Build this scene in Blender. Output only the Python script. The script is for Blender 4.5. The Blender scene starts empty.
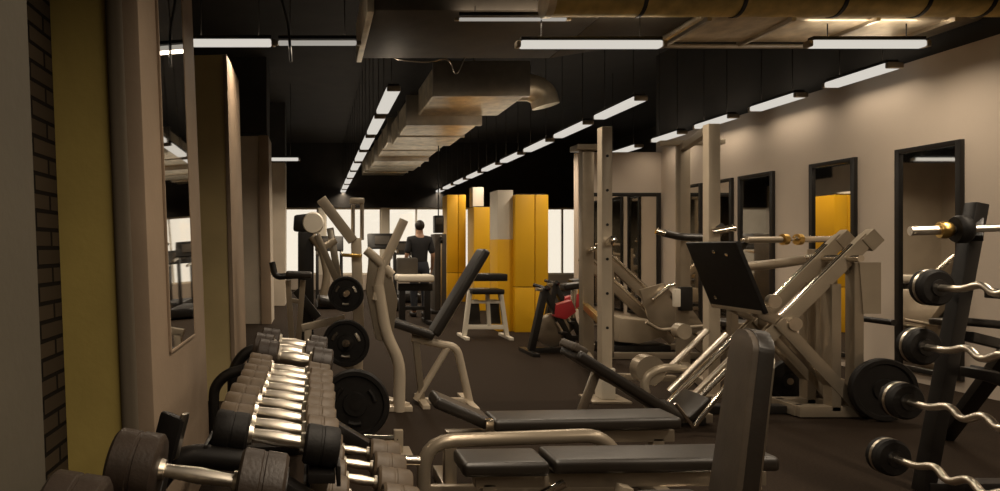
import bpy, bmesh, math, random
from mathutils import Vector, Matrix
random.seed(7)
scene = bpy.context.scene
C = scene.collection
F, CX, HY, EYE = 600.0, 315.0, 248.0, 1.25      # focal length in pixels, vanishing point, eye height
# ------------------------------------------------------------------ camera, world, exposure
cam_d = bpy.data.cameras.new('camera'); cam = bpy.data.objects.new('camera', cam_d); C.objects.link(cam)
cam.location = (0, 0, EYE); cam.rotation_euler = (math.pi/2, 0, 0)
cam_d.sensor_width = 36; cam_d.lens = 36*F/1000
cam_d.shift_x = (500-CX)/1000; cam_d.shift_y = (HY-245.5)/1000
cam_d.clip_start = 0.02
scene.camera = cam
world = bpy.data.worlds.new('world'); scene.world = world; world.use_nodes = True
world.node_tree.nodes['Background'].inputs[0].default_value = (1.0, 0.90, 0.74, 1)
world.node_tree.nodes['Background'].inputs[1].default_value = 1.05
vs = scene.view_settings
vs.view_transform = 'Standard'; vs.look = 'None'; vs.gamma = 1; vs.use_curve_mapping = False; vs.exposure = 0.0
LAMP_W = 21.0                 # watts per 1.2 m of tube light
LAMP_C = (1.0, 0.83, 0.63)
UPLIGHT = 0.10                # share of a tube's light that spills upwards onto the ducts
SPREAD = math.radians(150)    # louvred lights: nothing above this cone

def P(px, py, Y):             # a point of the place at depth Y
    return Vector(((px-CX)*Y/F, Y, EYE-(py-HY)*Y/F))
# ------------------------------------------------------------------ materials
def mat(name, col, rough=0.5, metal=0.0, noise=None, bump=0.0, bscale=60, spec=0.5, coat=0.0):
    m = bpy.data.materials.new(name); m.use_nodes = True
    nt = m.node_tree; b = nt.nodes['Principled BSDF']; b.inputs['Coat Roughness'].default_value = .45
    b.inputs['Base Color'].default_value = (*col, 1); b.inputs['Roughness'].default_value = rough
    b.inputs['Metallic'].default_value = metal; b.inputs['Specular IOR Level'].default_value = spec
    b.inputs['Coat Weight'].default_value = coat
    if noise or bump:
        tc = nt.nodes.new('ShaderNodeTexCoord')
        n = nt.nodes.new('ShaderNodeTexNoise'); n.inputs['Detail'].default_value = 4
        nt.links.new(tc.outputs['Object'], n.inputs['Vector'])
    if noise:
        sc_, amt = noise
        n.inputs['Scale'].default_value = sc_
        r = nt.nodes.new('ShaderNodeValToRGB')
        r.color_ramp.elements[0].position = 0.3; r.color_ramp.elements[1].position = 0.7
        r.color_ramp.elements[0].color = (*[c*(1-amt) for c in col], 1)
        r.color_ramp.elements[1].color = (*[min(1, c*(1+amt)) for c in col], 1)
        nt.links.new(n.outputs['Fac'], r.inputs['Fac']); nt.links.new(r.outputs['Color'], b.inputs['Base Color'])
    if bump:
        n2 = nt.nodes.new('ShaderNodeTexNoise'); n2.inputs['Scale'].default_value = bscale
        nt.links.new(tc.outputs['Object'], n2.inputs['Vector'])
        bp = nt.nodes.new('ShaderNodeBump'); bp.inputs['Strength'].default_value = bump; bp.inputs['Distance'].default_value = 0.01
        nt.links.new(n2.outputs['Fac'], bp.inputs['Height']); nt.links.new(bp.outputs['Normal'], b.inputs['Normal'])
    return m
def emit(name, col, s):
    m = bpy.data.materials.new(name); m.use_nodes = True; nt = m.node_tree
    nt.nodes.remove(nt.nodes['Principled BSDF']); e = nt.nodes.new('ShaderNodeEmission')
    e.inputs[0].default_value = (*col, 1); e.inputs[1].default_value = s
    nt.links.new(e.outputs[0], nt.nodes['Material Output'].inputs[0]); return m
def brick_mat():
    m = mat('brick', (.06, .045, .03), 0.9, spec=.1); nt = m.node_tree; b = nt.nodes['Principled BSDF']
    tc = nt.nodes.new('ShaderNodeTexCoord'); sep = nt.nodes.new('ShaderNodeSeparateXYZ'); cmb = nt.nodes.new('ShaderNodeCombineXYZ')
    nt.links.new(tc.outputs['Object'], sep.inputs[0]); nt.links.new(sep.outputs['Y'], cmb.inputs['X']); nt.links.new(sep.outputs['Z'], cmb.inputs['Y'])
    br = nt.nodes.new('ShaderNodeTexBrick'); br.inputs['Scale'].default_value = 1.0
    br.inputs['Brick Width'].default_value = .24; br.inputs['Row Height'].default_value = .068; br.inputs['Mortar Size'].default_value = .008
    br.inputs['Color1'].default_value = (.05, .036, .022, 1); br.inputs['Color2'].default_value = (.036, .026, .016, 1); br.inputs['Mortar'].default_value = (.008, .006, .004, 1)
    nt.links.new(cmb.outputs[0], br.inputs['Vector']); nt.links.new(br.outputs['Color'], b.inputs['Base Color'])
    bp = nt.nodes.new('ShaderNodeBump'); bp.inputs['Strength'].default_value = .8; bp.inputs['Distance'].default_value = .01; bp.invert = True
    nt.links.new(br.outputs['Fac'], bp.inputs['Height']); nt.links.new(bp.outputs['Normal'], b.inputs['Normal'])
    return m
def glass_mat():
    m = bpy.data.materials.new('window_glass'); m.use_nodes = True; nt = m.node_tree
    nt.nodes.remove(nt.nodes['Principled BSDF'])
    t = nt.nodes.new('ShaderNodeBsdfTransparent'); g = nt.nodes.new('ShaderNodeBsdfGlossy'); g.inputs['Roughness'].default_value = .03
    mx = nt.nodes.new('ShaderNodeMixShader'); mx.inputs[0].default_value = .06
    nt.links.new(t.outputs[0], mx.inputs[1]); nt.links.new(g.outputs[0], mx.inputs[2]); nt.links.new(mx.outputs[0], nt.nodes['Material Output'].inputs[0])
    return m
M = dict(
    floor=mat('rubber_floor', (.026, .0175, .0115), .85, spec=.10, noise=(90, .35), bump=.25, bscale=300),
    black_paint=mat('black_ceiling_paint', (.014, .012, .010), .8, noise=(3, .3)),
    tan=mat('tan_wall_paint', (.54, .46, .38), .75, noise=(1.2, .05), bump=.05, bscale=40),
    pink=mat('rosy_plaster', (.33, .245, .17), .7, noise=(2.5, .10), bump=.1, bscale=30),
    grey=mat('grey_plaster', (.085, .072, .05), .75, noise=(2.0, .12), bump=.1, bscale=30),
    mustard=mat('mustard_plaster', (.46, .35, .10), .7, noise=(2.0, .12), bump=.1, bscale=30),
    olive=mat('olive_plaster', (.62, .49, .24), .7, noise=(2.0, .12), bump=.1, bscale=30),
    brick=brick_mat(),
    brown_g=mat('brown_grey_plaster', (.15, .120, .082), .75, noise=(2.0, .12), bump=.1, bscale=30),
    grey_l=mat('pale_grey_plaster', (.52, .45, .36), .75, noise=(2.0, .10), bump=.1, bscale=30),
    yellow=mat('yellow_panel', (.80, .44, .012), .45, noise=(1.5, .06)),
    seam=mat('dark_seam', (.05, .03, .01), .7),
    white=mat('white_paint', (.75, .69, .58), .5, noise=(3, .05)),
    cream=mat('cream_powder_coat', (.40, .335, .25), .32, .3, noise=(5, .06)),
    bone=mat('bone_powder_coat', (.60, .51, .39), .36, .15, noise=(5, .06)),
    silver=mat('silver_powder_coat', (.33, .275, .205), .30, .5, noise=(5, .08)),
    chrome=mat('chrome', (.80, .74, .64), .16, 1.0, noise=(9, .05)),
    steel=mat('brushed_steel', (.62, .56, .47), .3, 1.0, noise=(9, .08)),
    vinyl=mat('black_vinyl', (.014, .0098, .0062), .40, noise=(14, .2), bump=.06, bscale=90, spec=.7, coat=.2),
    vinyl_g=mat('grey_lit_vinyl', (.066, .050, .035), .55, noise=(14, .15), bump=.06, bscale=90),  # grey headrest vinyl; also black backrest vinyl painted lighter as if lit
    black=mat('black_powder_coat', (.010, .0085, .0075), .4, noise=(12, .2)),
    rubber=mat('black_rubber', (.010, .0085, .0075), .55, spec=.3, noise=(20, .25), bump=.1, bscale=120),
    head=mat('grey_brown_rubber', (.098, .069, .042), .5, noise=(16, .2), bump=.1, bscale=120),
    head_d=mat('dark_brown_rubber', (.036, .025, .018), .42, noise=(16, .2), bump=.1, bscale=120),
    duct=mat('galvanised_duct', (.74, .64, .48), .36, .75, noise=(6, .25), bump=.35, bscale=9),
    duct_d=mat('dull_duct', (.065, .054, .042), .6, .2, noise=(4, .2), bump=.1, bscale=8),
    lag=mat('yellow_lagging', (.58, .42, .14), .5, .2, noise=(7, .3), bump=.4, bscale=14),
    mirror=mat('mirror_glass', (.80, .77, .72), .025, 1.0, noise=(.8, .02)),
    satin=mat('satin_chrome', (.92, .84, .72), .30, 1.0, noise=(9, .05)),
    gold=mat('brass_collar', (.75, .50, .16), .28, 1.0, noise=(8, .1)),
    red=mat('red_plastic', (.42, .03, .035), .4, noise=(6, .1)),
    glass=glass_mat(),
    tube=emit('lit_diffuser', (1.0, .94, .84), .66),
    tube_d=emit('dim_lit_diffuser', (1.0, .93, .82), .36),
    skin=mat('skin', (.42, .25, .17), .55, noise=(12, .1)),
    hair=mat('dark_hair', (.015, .011, .009), .6, noise=(40, .3)),
    cloth=mat('black_cloth', (.016, .016, .018), .85, noise=(30, .2)),
    denim=mat('dark_blue_cloth', (.022, .026, .036), .85, noise=(30, .2)),
)
# ------------------------------------------------------------------ mesh builder
def ortho(d, ref=None):
    d = d.normalized(); up = ref or Vector((0, 0, 1))
    if abs(d.dot(up)) > .98: up = Vector((0, 1, 0)) if ref is None else Vector((1, 0, 0))
    s = d.cross(up).normalized(); u = s.cross(d).normalized()
    return d, s, u
class MB:
    def __init__(self): self.bm = bmesh.new()
    def _bevel(self, geom_verts, w, seg=2):
        es = list({e for v in geom_verts for e in v.link_edges})
        if w > 0: bmesh.ops.bevel(self.bm, geom=es, offset=w, segments=seg, profile=.6, affect='EDGES', clamp_overlap=True)
    def boxm(self, mtx, size, bev=.004, seg=2):
        r = bmesh.ops.create_cube(self.bm, size=1, matrix=mtx @ Matrix.Diagonal((*size, 1)))
        self._bevel(r['verts'], bev, seg); return self
    def box(self, c, size, bev=.004, seg=2, rot=None):
        m = Matrix.Translation(c)
        if rot: m = m @ rot.to_4x4()
        return self.boxm(m, size, bev, seg)
    def mm(self, lo, hi, bev=0.0, seg=2):
        lo, hi = Vector(lo), Vector(hi); return self.box((lo+hi)/2, hi-lo, bev, seg)
    def bar(self, a, b, w=.06, h=None, bev=.006, ref=None, seg=2):   # rectangular tube; w across, h along ref
        a, b = Vector(a), Vector(b); d, s, u = ortho(b-a, ref)
        m = Matrix((( *s, 0), (*d, 0), (*u, 0), (0, 0, 0, 1))).transposed(); m.translation = (a+b)/2
        return self.boxm(m, (w, (b-a).length, h or w), bev, seg)
    def ring(self, c, s, u, r, n):
        return [self.bm.verts.new(c + s*(r*math.cos(2*math.pi*i/n)) + u*(r*math.sin(2*math.pi*i/n))) for i in range(n)]
    def skinrings(self, rings, caps=True):
        n = len(rings[0])
        for A, B in zip(rings, rings[1:]):
            for i in range(n):
                f = self.bm.faces.new((A[i], A[(i+1) % n], B[(i+1) % n], B[i])); f.smooth = True
        if caps:
            self.bm.faces.new(list(reversed(rings[0]))); self.bm.faces.new(rings[-1])
        return self
    def tube(self, pts, r, n=12, rad=0.0, flat=None):                # round tube along points, corners rounded by rad
        pts = [Vector(p) for p in pts]
        if rad > 0:
            q = [pts[0]]
            for i in range(1, len(pts)-1):
                a, p, b = pts[i-1], pts[i], pts[i+1]
                d0 = (a-p); d1 = (b-p); t = min(rad, d0.length*.48, d1.length*.48)
                s0 = p+d0.normalized()*t; s1 = p+d1.normalized()*t
                for k in range(6):
                    w = k/5; q.append(s0*(1-w)**2 + p*2*w*(1-w) + s1*w*w)
            q.append(pts[-1]); pts = q
        rings = []; up = None
        for i, p in enumerate(pts):
            d = (pts[min(i+1, len(pts)-1)] - pts[max(i-1, 0)]).normalized()
            if up is None: _, s, u = ortho(d)
            else:
                s = d.cross(up).normalized(); u = s.cross(d).normalized()
            up = u
            rings.append(self.ring(p, s, u, r if not isinstance(r, (list, tuple)) else r[i], n))
        return self.skinrings(rings)
    def cyl(self, a, b, r, n=20): return self.tube([a, b], r, n)
    def lathe(self, c, axis, prof, n=28):                            # prof: list of (distance along axis, radius)
        d, s, u = ortho(Vector(axis)); c = Vector(c)
        return self.skinrings([self.ring(c+d*t, s, u, max(r, 1e-4), n) for t, r in prof])
    def prism(self, pts, vec, bev=0.0):                              # polygon extruded along vec
        vec = Vector(vec); A = [self.bm.verts.new(Vector(p)) for p in pts]; B = [self.bm.verts.new(Vector(p)+vec) for p in pts]
        n = len(A); self.bm.faces.new(A); self.bm.faces.new(list(reversed(B)))
        for i in range(n): self.bm.faces.new((A[i], B[i], B[(i+1) % n], A[(i+1) % n]))
        self._bevel(A+B, bev); return self
    def pad(self, a, b, width, thick, side=None, bev=None):          # upholstered pad from a to b (centre line); side = width direction
        a, b = Vector(a), Vector(b); d = (b-a).normalized(); s = Vector(side or (0, 1, 0)).normalized(); u = s.cross(d).normalized()
        m = Matrix(((*d, 0), (*s, 0), (*u, 0), (0, 0, 0, 1))).transposed(); m.translation = (a+b)/2
        return self.boxm(m, ((b-a).length, width, thick), bev or thick*.38, 4)
    def build(self, name, material, parent=None):
        bmesh.ops.recalc_face_normals(self.bm, faces=self.bm.faces)
        off = parent.matrix_world.translation if False else Vector((0, 0, 0))
        p = parent
        while p is not None: off = off + Vector(p.location); p = p.parent
        for v in self.bm.verts: v.co -= off
        for f in self.bm.faces:
            if len(f.verts) == 4: f.smooth = True
        me = bpy.data.meshes.new(name); self.bm.to_mesh(me); self.bm.free()
        me.materials.append(M[material] if isinstance(material, str) else material)
        o = bpy.data.objects.new(name, me); C.objects.link(o)
        try: me.set_sharp_from_angle(angle=math.radians(40))
        except Exception: pass
        o.parent = parent
        return o
def thing(name, label, cat, loc=(0, 0, 0), group=None):
    o = bpy.data.objects.new(name, None); C.objects.link(o); o.location = loc; o.empty_display_size = .1
    o['label'] = label; o['category'] = cat
    if group: o['group'] = group
    return o
def tag(o, label, cat, group=None):
    o['label'] = label; o['category'] = cat
    if group: o['group'] = group
    return o
def struct(name, mb, material, parent=None):
    o = mb.build(name, material, parent)
    if parent is None: o['kind'] = 'structure'
    return o
def copy_tree(o, parent=None):
    c = o.copy(); C.objects.link(c); c.parent = parent
    for ch in o.children: copy_tree(ch, c)
    return c
ORD = ['first', 'second', 'third', 'fourth', 'fifth', 'sixth', 'seventh', 'eighth', 'ninth', 'tenth', 'eleventh', 'twelfth']
V = Vector
# ================================================================== THE SETTING
CZ = 4.4
struct('floor', MB().mm((-3, -3, -.1), (9, 20, 0)), 'floor')
struct('ceiling', MB().mm((-3, -3, CZ), (9, 20, CZ+.1)), 'black_paint')
struct('wall_right', MB().mm((5.6, -3, 0), (5.8, 9.85, 3.0)), 'tan')
struct('wall_right', MB().mm((5.602, -3, 3.0), (5.8, 9.85, CZ)), 'black_paint')
struct('wall_back', MB().mm((4.25, 9.7, 0), (5.6, 9.85, 2.8)), 'tan')
struct('wall_right', MB().mm((8.8, 9.85, 0), (9, 20, CZ)), 'black_paint')
struct('wall_back', MB().mm((5.8, 9.65, 0), (9, 9.85, CZ)), 'black_paint')
struct('wall_front', MB().mm((-3, -3.1, 0), (5.8, -3, CZ)), 'grey')
# far wall with windows
wins = [(-2.6, .1), (.3, 2.0), (2.2, 3.9), (4.4, 6.2), (6.5, 8.4)]
W0, W1, WY = .45, 2.46, 18.0
struct('wall_far', MB().mm((-3, WY, W1), (8.8, WY+.2, CZ)), 'black_paint')
struct('wall_far', MB().mm((-3, WY, 0), (8.8, WY+.2, W0)), 'tan')
xs = [-3] + [x for w in wins for x in w] + [8.8]
for a, b in zip(xs[0::2], xs[1::2]): struct('wall_far', MB().mm((a, WY, W0), (b, WY+.2, W1)), 'white')
for i, (a, b) in enumerate(wins):
    f = MB(); fr = .05
    for lo, hi in (((a, W0), (a+fr, W1)), ((b-fr, W0), (b, W1)), ((a+fr, W0), (b-fr, W0+fr)), ((a+fr, W1-fr), (b-fr, W1)), (((a+b)/2-.025, W0+fr), ((a+b)/2+.025, W1-fr))):
        f.mm((lo[0], WY+.06, lo[1]), (hi[0], WY+.12, hi[1]))
    w = struct('window_%d' % (i+1), f, 'white')
    struct('pane', MB().mm((a+fr, WY+.085, W0+fr), (b-fr, WY+.095, W1-fr)), 'glass', w)
# the pilasters and recesses of the wall beside the dumbbells (they lean a little)
def lean(o, x, deg=2.3):
    o.data.transform(Matrix.Translation((-x, 0, -EYE))); o.location = (x, 0, EYE); o.rotation_euler = (0, math.radians(deg), 0)
    o.rotation_euler.y *= -1
lean(struct('wall_left', MB().mm((-3, -3, -.2), (-.65, 1.4, CZ+.3)), 'grey'), -.65)
lean(struct('wall_left', MB().mm((-3, 1.4, -.2), (-1.0, 2.45, CZ+.3)), 'brick'), -1.0)
lean(struct('wall_left', MB().mm((-1.02, 2.35, -.2), (-.77, 2.5, CZ+.3)), 'mustard'), -.65)
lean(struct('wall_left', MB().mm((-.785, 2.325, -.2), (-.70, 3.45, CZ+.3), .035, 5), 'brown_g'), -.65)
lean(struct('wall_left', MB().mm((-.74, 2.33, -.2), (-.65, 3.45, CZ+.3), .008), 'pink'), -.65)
struct('wall_left', MB().mm((-3, 2.5, 0), (-2.4, 20, 3.1)), 'grey_l'); struct('wall_left', MB().mm((-3, 2.5, 3.1), (-2.4, 20, CZ)), 'black_paint')
lean(struct('wall_left', MB().mm((-2.4, 4.9, -.2), (-.70, 5.67, 2.83)), 'olive'), -.7, 1.6)
lean(struct('trim_1', MB().mm((-.71, 4.885, -.2), (-.675, 5.67, 2.83), .006), 'pink'), -.7, 1.6)
lean(struct('wall_left', MB().mm((-2.4, 9.9, -.2), (-.74, 10.6, 3.1)), 'grey_l'), -.9, 1.0)
lean(struct('trim_2', MB().mm((-.9, 9.86, -.2), (-.735, 9.9, 3.1), .006), 'pink'), -.9, 1.0)
struct('wall_left', MB().mm((-2.4, 9.9, 3.15), (-.8, 10.6, CZ)), 'black_paint')
struct('wall_left', MB().mm((-2.4, 13.0, 0), (-.65, 13.7, 3.1)), 'grey_l'); struct('wall_left', MB().mm((-2.4, 13.0, 3.1), (-.65, 13.7, CZ)), 'black_paint')
# ================================================================== MIRRORS
def wall_mirror(y0, y1, label, z0=.1, z1=2.19):
    t = thing('wall_mirror', label, 'mirror', (5.6, (y0+y1)/2, z0), 'framed mirrors along the tan wall')
    f = MB(); w = .045
    for (ya, za, yb, zb) in ((y0, z0, y0+w, z1), (y1-w, z0, y1, z1), (y0+w, z0, y1-w, z0+w), (y0+w, z1-w, y1-w, z1)):
        f.mm((5.56, ya, za), (5.6, yb, zb), .004)
    f.build('frame', 'black', t); MB().mm((5.582, y0+w*.8, z0+w*.8), (5.596, y1-w*.8, z1-w*.8)).build('mirror_glass', 'mirror', t)
wall_mirror(5.17, 5.76, 'tall black-framed mirror on the tan wall behind the curl bar rack')
wall_mirror(6.19, 6.76, 'tall black-framed mirror on the tan wall above the loaded leg press carriage')
wall_mirror(7.30, 7.90, 'wide black-framed mirror on the tan wall above the barbell with brass collars')
wall_mirror(8.02, 8.46, 'narrow black-framed mirror seen just behind the bright squat stand post')
wall_mirror(8.66, 9.05, 'narrow black-framed mirror closest to the corner of the tan wall')
t = thing('wall_mirror', 'large black-framed mirror on the partition at the end of the tan wall', 'mirror', (5.0, 9.68, 0))
f = MB()
for lo, hi in (((4.40, .05), (4.46, 2.14)), ((5.51, .05), (5.57, 2.14)), ((4.46, .05), (5.51, .11)), ((4.46, 2.08), (5.51, 2.14))): f.mm((lo[0], 9.655, lo[1]), (hi[0], 9.70, hi[1]), .004)
f.build('frame', 'black', t)
MB().mm((4.45, 9.675, .10), (5.52, 9.695, 2.09)).build('mirror_glass', 'mirror', t)
t = thing('pillar_mirror', 'narrow mirror strip set into the rosy plaster pilaster', 'mirror', (-.65, 2.9, .78))
lx = lambda z: -.65 - (z-EYE)*math.tan(math.radians(2.3))
ya, yb, za = 2.60, 3.12, .80
g = MB(); g.prism([(lx(za)+.003, ya, za), (lx(4.3)+.003, ya, 4.3), (lx(4.3)+.003, yb, 4.3), (lx(za)+.003, yb, za)], (.006, 0, 0)); g.build('mirror_glass', 'mirror', t)
e = MB(); e.bar((lx(za)+.006, ya, za), (lx(4.3)+.006, ya, 4.3), .012, .012, .002); e.bar((lx(za)+.006, yb, za), (lx(4.3)+.006, yb, 4.3), .012, .012, .002); e.bar((lx(za)+.006, ya, za), (lx(za)+.006, yb, za), .012, .012, .002)
e.build('edge_strip', 'pink', t)
# ================================================================== CEILING LIGHTS
def lamp(name, loc, length, axis, watts):
    d = bpy.data.lights.new(name, 'AREA'); d.shape = 'RECTANGLE'; d.size = length; d.size_y = .09
    d.energy = watts; d.color = LAMP_C; d.spread = SPREAD
    o = bpy.data.objects.new(name, d); C.objects.link(o); o.location = loc; o.rotation_euler = (0, 0, 0 if axis == 'x' else math.pi/2)
    return o
def tube_light(c, length, axis, label, group, w=.15, diff='tube', watts=None, top=CZ):
    c = V(c); ax = V((1, 0, 0)) if axis == 'x' else V((0, 1, 0))
    t = thing('ceiling_light', label, 'ceiling light', c, group)
    a, b = c-ax*length/2, c+ax*length/2
    up = V((0, 0, 1))
    MB().bar(a+up*.045, b+up*.045, w*.8, .03, .004).build('housing', 'black', t)
    hh = min(.06, w*.8); MB().bar(a, b, w, hh, hh*.3).build('diffuser', diff, t)
    e = MB(); e.bar(b, b+ax*.04, w*.98, hh*.96, hh*.25); e.build('end_cap', 'silver', t)
    e = MB(); e.bar(a-ax*.04, a, w*.98, hh*.96, hh*.25); e.build('end_cap', 'silver', t)
    for s in (-.35, .35):
        p = c+ax*(length*s); MB().cyl(p+up*.055, V((p.x, p.y, top)), .005, 6).build('suspension_rod', 'black', t)
    d = lamp('lamp', c-up*.036, length, axis, (LAMP_W if watts is None else watts)*length/1.2); d.parent = t; d.location = (0, 0, -.036)
    up_ = lamp('lamp', (0, 0, .066), length, axis, LAMP_W*UPLIGHT*length/1.2); up_.data.spread = math.pi; up_.data.size_y = .05
    up_.rotation_euler = (math.pi, 0, 0 if axis == 'x' else math.pi/2); up_.parent = t
for k in range(9):
    tube_light((.84, 6.95+1.36*k, 2.95), 1.06, 'y', 'lit tube light, %s of the row over the open aisle counted from the duct end' % ORD[k], 'tube lights in the aisle row')
for k in range(9):
    tube_light((3.70, 7.32+1.32*k, 2.95), .98, 'y', 'lit tube light, %s of the row leading to the yellow pillars' % ORD[k], 'tube lights in the row over the pillars')
for k in range(4):                              # added lights out of view, continuing both rows to brighten the near benches
    tube_light((.84, 2.4-1.38*k, 2.95), 1.2, 'y', 'added unseen tube light extending the aisle row before the ducts, %s from them' % ORD[k], 'tube lights in the aisle row')
    tube_light((3.70, 2.4-1.38*k, 2.95), 1.2, 'y', 'added unseen tube light extending the pillar row before the ducts, %s from them' % ORD[k], 'tube lights in the row over the pillars')
tube_light((-.82, 11.5, 2.95), 1.0, 'x', 'lit crosswise tube light in the bay behind the grey pilaster', 'crosswise tube lights', .075)
for k in range(5):
    tube_light((5.36, 5.9+1.07*k if k < 4 else 10.45, 2.94), .66 if k < 4 else 1.0, 'y', 'lit tube light, %s of the row hugging the tan mirror wall' % ORD[k], 'tube lights along the tan wall', watts=LAMP_W*.25)
X_Y, X_Z = 5.08, 2.985
tube_light((-.72, X_Y, X_Z), .70, 'x', 'lit crosswise tube light in front of the rosy pilaster', 'crosswise tube lights', .07)
tube_light((.02, X_Y, X_Z), .66, 'x', 'slim crosswise tube light next to the one before the pilaster', 'crosswise tube lights', .045, 'tube_d', LAMP_W*.5)
tube_light((2.31, X_Y-.05, X_Z-.03), 1.18, 'x', 'lit crosswise tube light hanging below the dull duct elbow', 'crosswise tube lights', .075)
tube_light((4.70, X_Y+.03, X_Z-.0), .96, 'x', 'lit crosswise tube light below the galvanised duct by the tan wall', 'crosswise tube lights', .075)
tube_light((1.66, 5.04, 3.17), .9, 'x', 'thin dim tube light under the wide dull duct', 'crosswise tube lights', .03, 'tube_d', LAMP_W*.2, top=3.28)
# ================================================================== DUCTS
t = thing('ceiling_duct', 'wide dull grey rectangular duct crossing above the aisle', 'duct', (1.6, 5.7, 3.27))
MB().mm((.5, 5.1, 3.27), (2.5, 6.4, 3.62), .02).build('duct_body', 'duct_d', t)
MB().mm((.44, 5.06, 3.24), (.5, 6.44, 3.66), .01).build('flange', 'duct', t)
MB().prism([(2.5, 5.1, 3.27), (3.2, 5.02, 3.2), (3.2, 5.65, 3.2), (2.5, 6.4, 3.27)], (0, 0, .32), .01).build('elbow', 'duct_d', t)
MB().tube([(.6, 5.75, 3.62), (.6, 5.75, CZ)], .008, 6).build('hanger_rod', 'black', t); MB().tube([(2.4, 5.75, 3.6), (2.4, 5.75, CZ)], .008, 6).build('hanger_rod', 'black', t)
t = thing('ceiling_duct', 'flat galvanised duct with seams running into the tan wall', 'duct', (4.4, 5.3, 3.15))
d = MB(); d.mm((3.22, 5.0, 3.16), (5.6, 5.6, 3.5), .05, 3); d.build('duct_body', 'duct', t)
for x in (3.25, 3.95, 4.65, 5.3): MB().mm((x, 4.97, 3.13), (x+.04, 5.63, 3.53), .008).build('flange', 'steel', t)
MB().tube([(3.1, 5.66, 3.17), (3.4, 5.62, 3.14), (5.6, 5.62, 3.14)], .022, 8).build('edge_pipe', 'steel', t)
for x in (3.5, 5.1): MB().tube([(x, 5.3, 3.5), (x, 5.3, CZ)], .008, 6).build('hanger_rod', 'black', t)
t = thing('insulated_pipe', 'fat yellow-lagged pipe with dark straps across the ceiling', 'pipe', (3.8, 4.75, 3.19))
MB().tube([(1.85, 4.75, 3.2), (2.5, 4.75, 3.2), (3.9, 4.75, 3.2), (5.6, 4.75, 3.2)], .115, 20).build('lagging', 'lag', t)
for x in (2.55, 3.32, 4.1, 4.75, 5.25): MB().lathe((x, 4.75, 3.2), (1, 0, 0), [(0, .112), (0, .122), (.03, .122), (.03, .112)], 20).build('strap', 'black', t)
MB().lathe((1.81, 4.75, 3.2), (1, 0, 0), [(0, .09), (.0, .125), (.06, .125), (.06, .1)], 20).build('end_collar', 'duct', t)
for x in (2.55, 4.75): MB().tube([(x+.015, 4.75, 3.3), (x+.015, 4.75, CZ)], .008, 6).build('hanger_rod', 'black', t)
t = thing('ceiling_duct', 'long galvanised duct with ribbed joints running down the hall', 'duct', (2.2, 14, 3.45))
segs = [(1.72, 3.05, 8.6, 10.0, 3.45), (1.55, 2.75, 10.0, 12.2, 3.32), (1.5, 2.75, 12.2, 14.4, 3.42), (1.45, 2.7, 14.4, 16.4, 3.36), (1.4, 2.65, 16.4, 17.95, 3.42)]
for i, (x0, x1, y0, y1, z) in enumerate(segs):
    MB().mm((x0, y0, z), (x1, y1, z+.45), .04, 3).build('duct_section', 'duct', t)
    MB().mm((x0-.03, y0-.02, z-.03), (x1+.03, y0+.05, z+.48), .01).build('flange', 'steel', t)
    if i: MB().mm((x0-.02, (y0+y1)/2, z-.02), (x1+.02, (y0+y1)/2+.04, z+.47), .01).build('flange', 'steel', t)
    MB().tube([((x0+x1)/2, y0+.4, z+.44), ((x0+x1)/2, y0+.4, CZ)], .008, 6).build('hanger_rod', 'black', t)
MB().tube([(3.0, 9.1, 3.68), (3.3, 9.1, 3.68), (3.46, 9.1, 3.58), (3.5, 9.1, 3.4)], .2, 20, .2).build('round_branch', 'duct', t)
t = MB().tube([(-.32, 5.0, 4.4), (-.30, 5.0, 3.4), (-.22, 5.0, 3.1), (-.2, 5.0, 2.8)], .012, 8, .1).build('hanging_cable', 'black')
tag(t, 'loose black cable dangling from the ceiling by the crosswise tube lights', 'cable')
t = MB().tube([(.66, 6.9, 3.7), (.9, 6.9, 3.42), (1.3, 6.9, 3.38), (1.55, 6.9, 3.45), (1.62, 6.9, 3.2), (1.72, 6.9, 3.45), (1.95, 6.9, 3.75), (1.95, 6.9, 4.4)], .01, 8, .12).build('hanging_cable', 'steel')
tag(t, 'pale looping cable behind the wide dull duct', 'cable')
# ================================================================== YELLOW PILLARS
def pillar(x0, x1, y, top, label, seam=.67, left=None):
    t = thing('yellow_pillar', label, 'pillar', ((x0+x1)/2, y+.25, 0), 'yellow clad pillars')
    MB().mm((x0+.03, y+.03, 0), (x1-.03, y+.47, top+.02)).build('shaft', 'black_paint', t)
    xm = x0+(x1-x0)*.6
    MB().mm((x0, y, 0), (xm-.006, y+.5, seam-.006), .003).build('lower_panel', 'yellow', t)
    MB().mm((xm+.006, y, 0), (x1, y+.5, seam-.006), .003).build('lower_panel', 'yellow', t)
    MB().mm((x0, y, seam+.006), (xm-.006, y+.5, top), .003).build('upper_panel', 'yellow', t)
    MB().mm((xm+.006, y, seam+.006), (x1, y+.5, top), .003).build('upper_panel', 'yellow', t)
    if left:
        a, zz, tz = left
        MB().mm((a, y+.1, 0), (x0, y+.5, zz), .003).build('side_panel', 'yellow', t)
        MB().mm((a, y+.1, zz), (x0, y+.5, tz), .003).build('white_casing', 'white', t)
pillar(2.97, 3.46, 8.9, 2.04, 'thick yellow-clad pillar standing between the bench rack and the spin bike', .67, (2.74, 1.38, 2.12))
pillar(3.18, 3.72, 12.0, 2.07, 'yellow-clad pillar standing behind the white-legged rack', .67)
pillar(3.08, 3.52, 14.0, 2.49, 'yellow-clad pillar standing beside the bright windows', .67, (3.52-.44-.02, 0.1, .2))
t = thing('white_duct_casing', 'white boxed riser between the two far yellow pillars', 'casing', (3.7, 13.0, 0))
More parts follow.
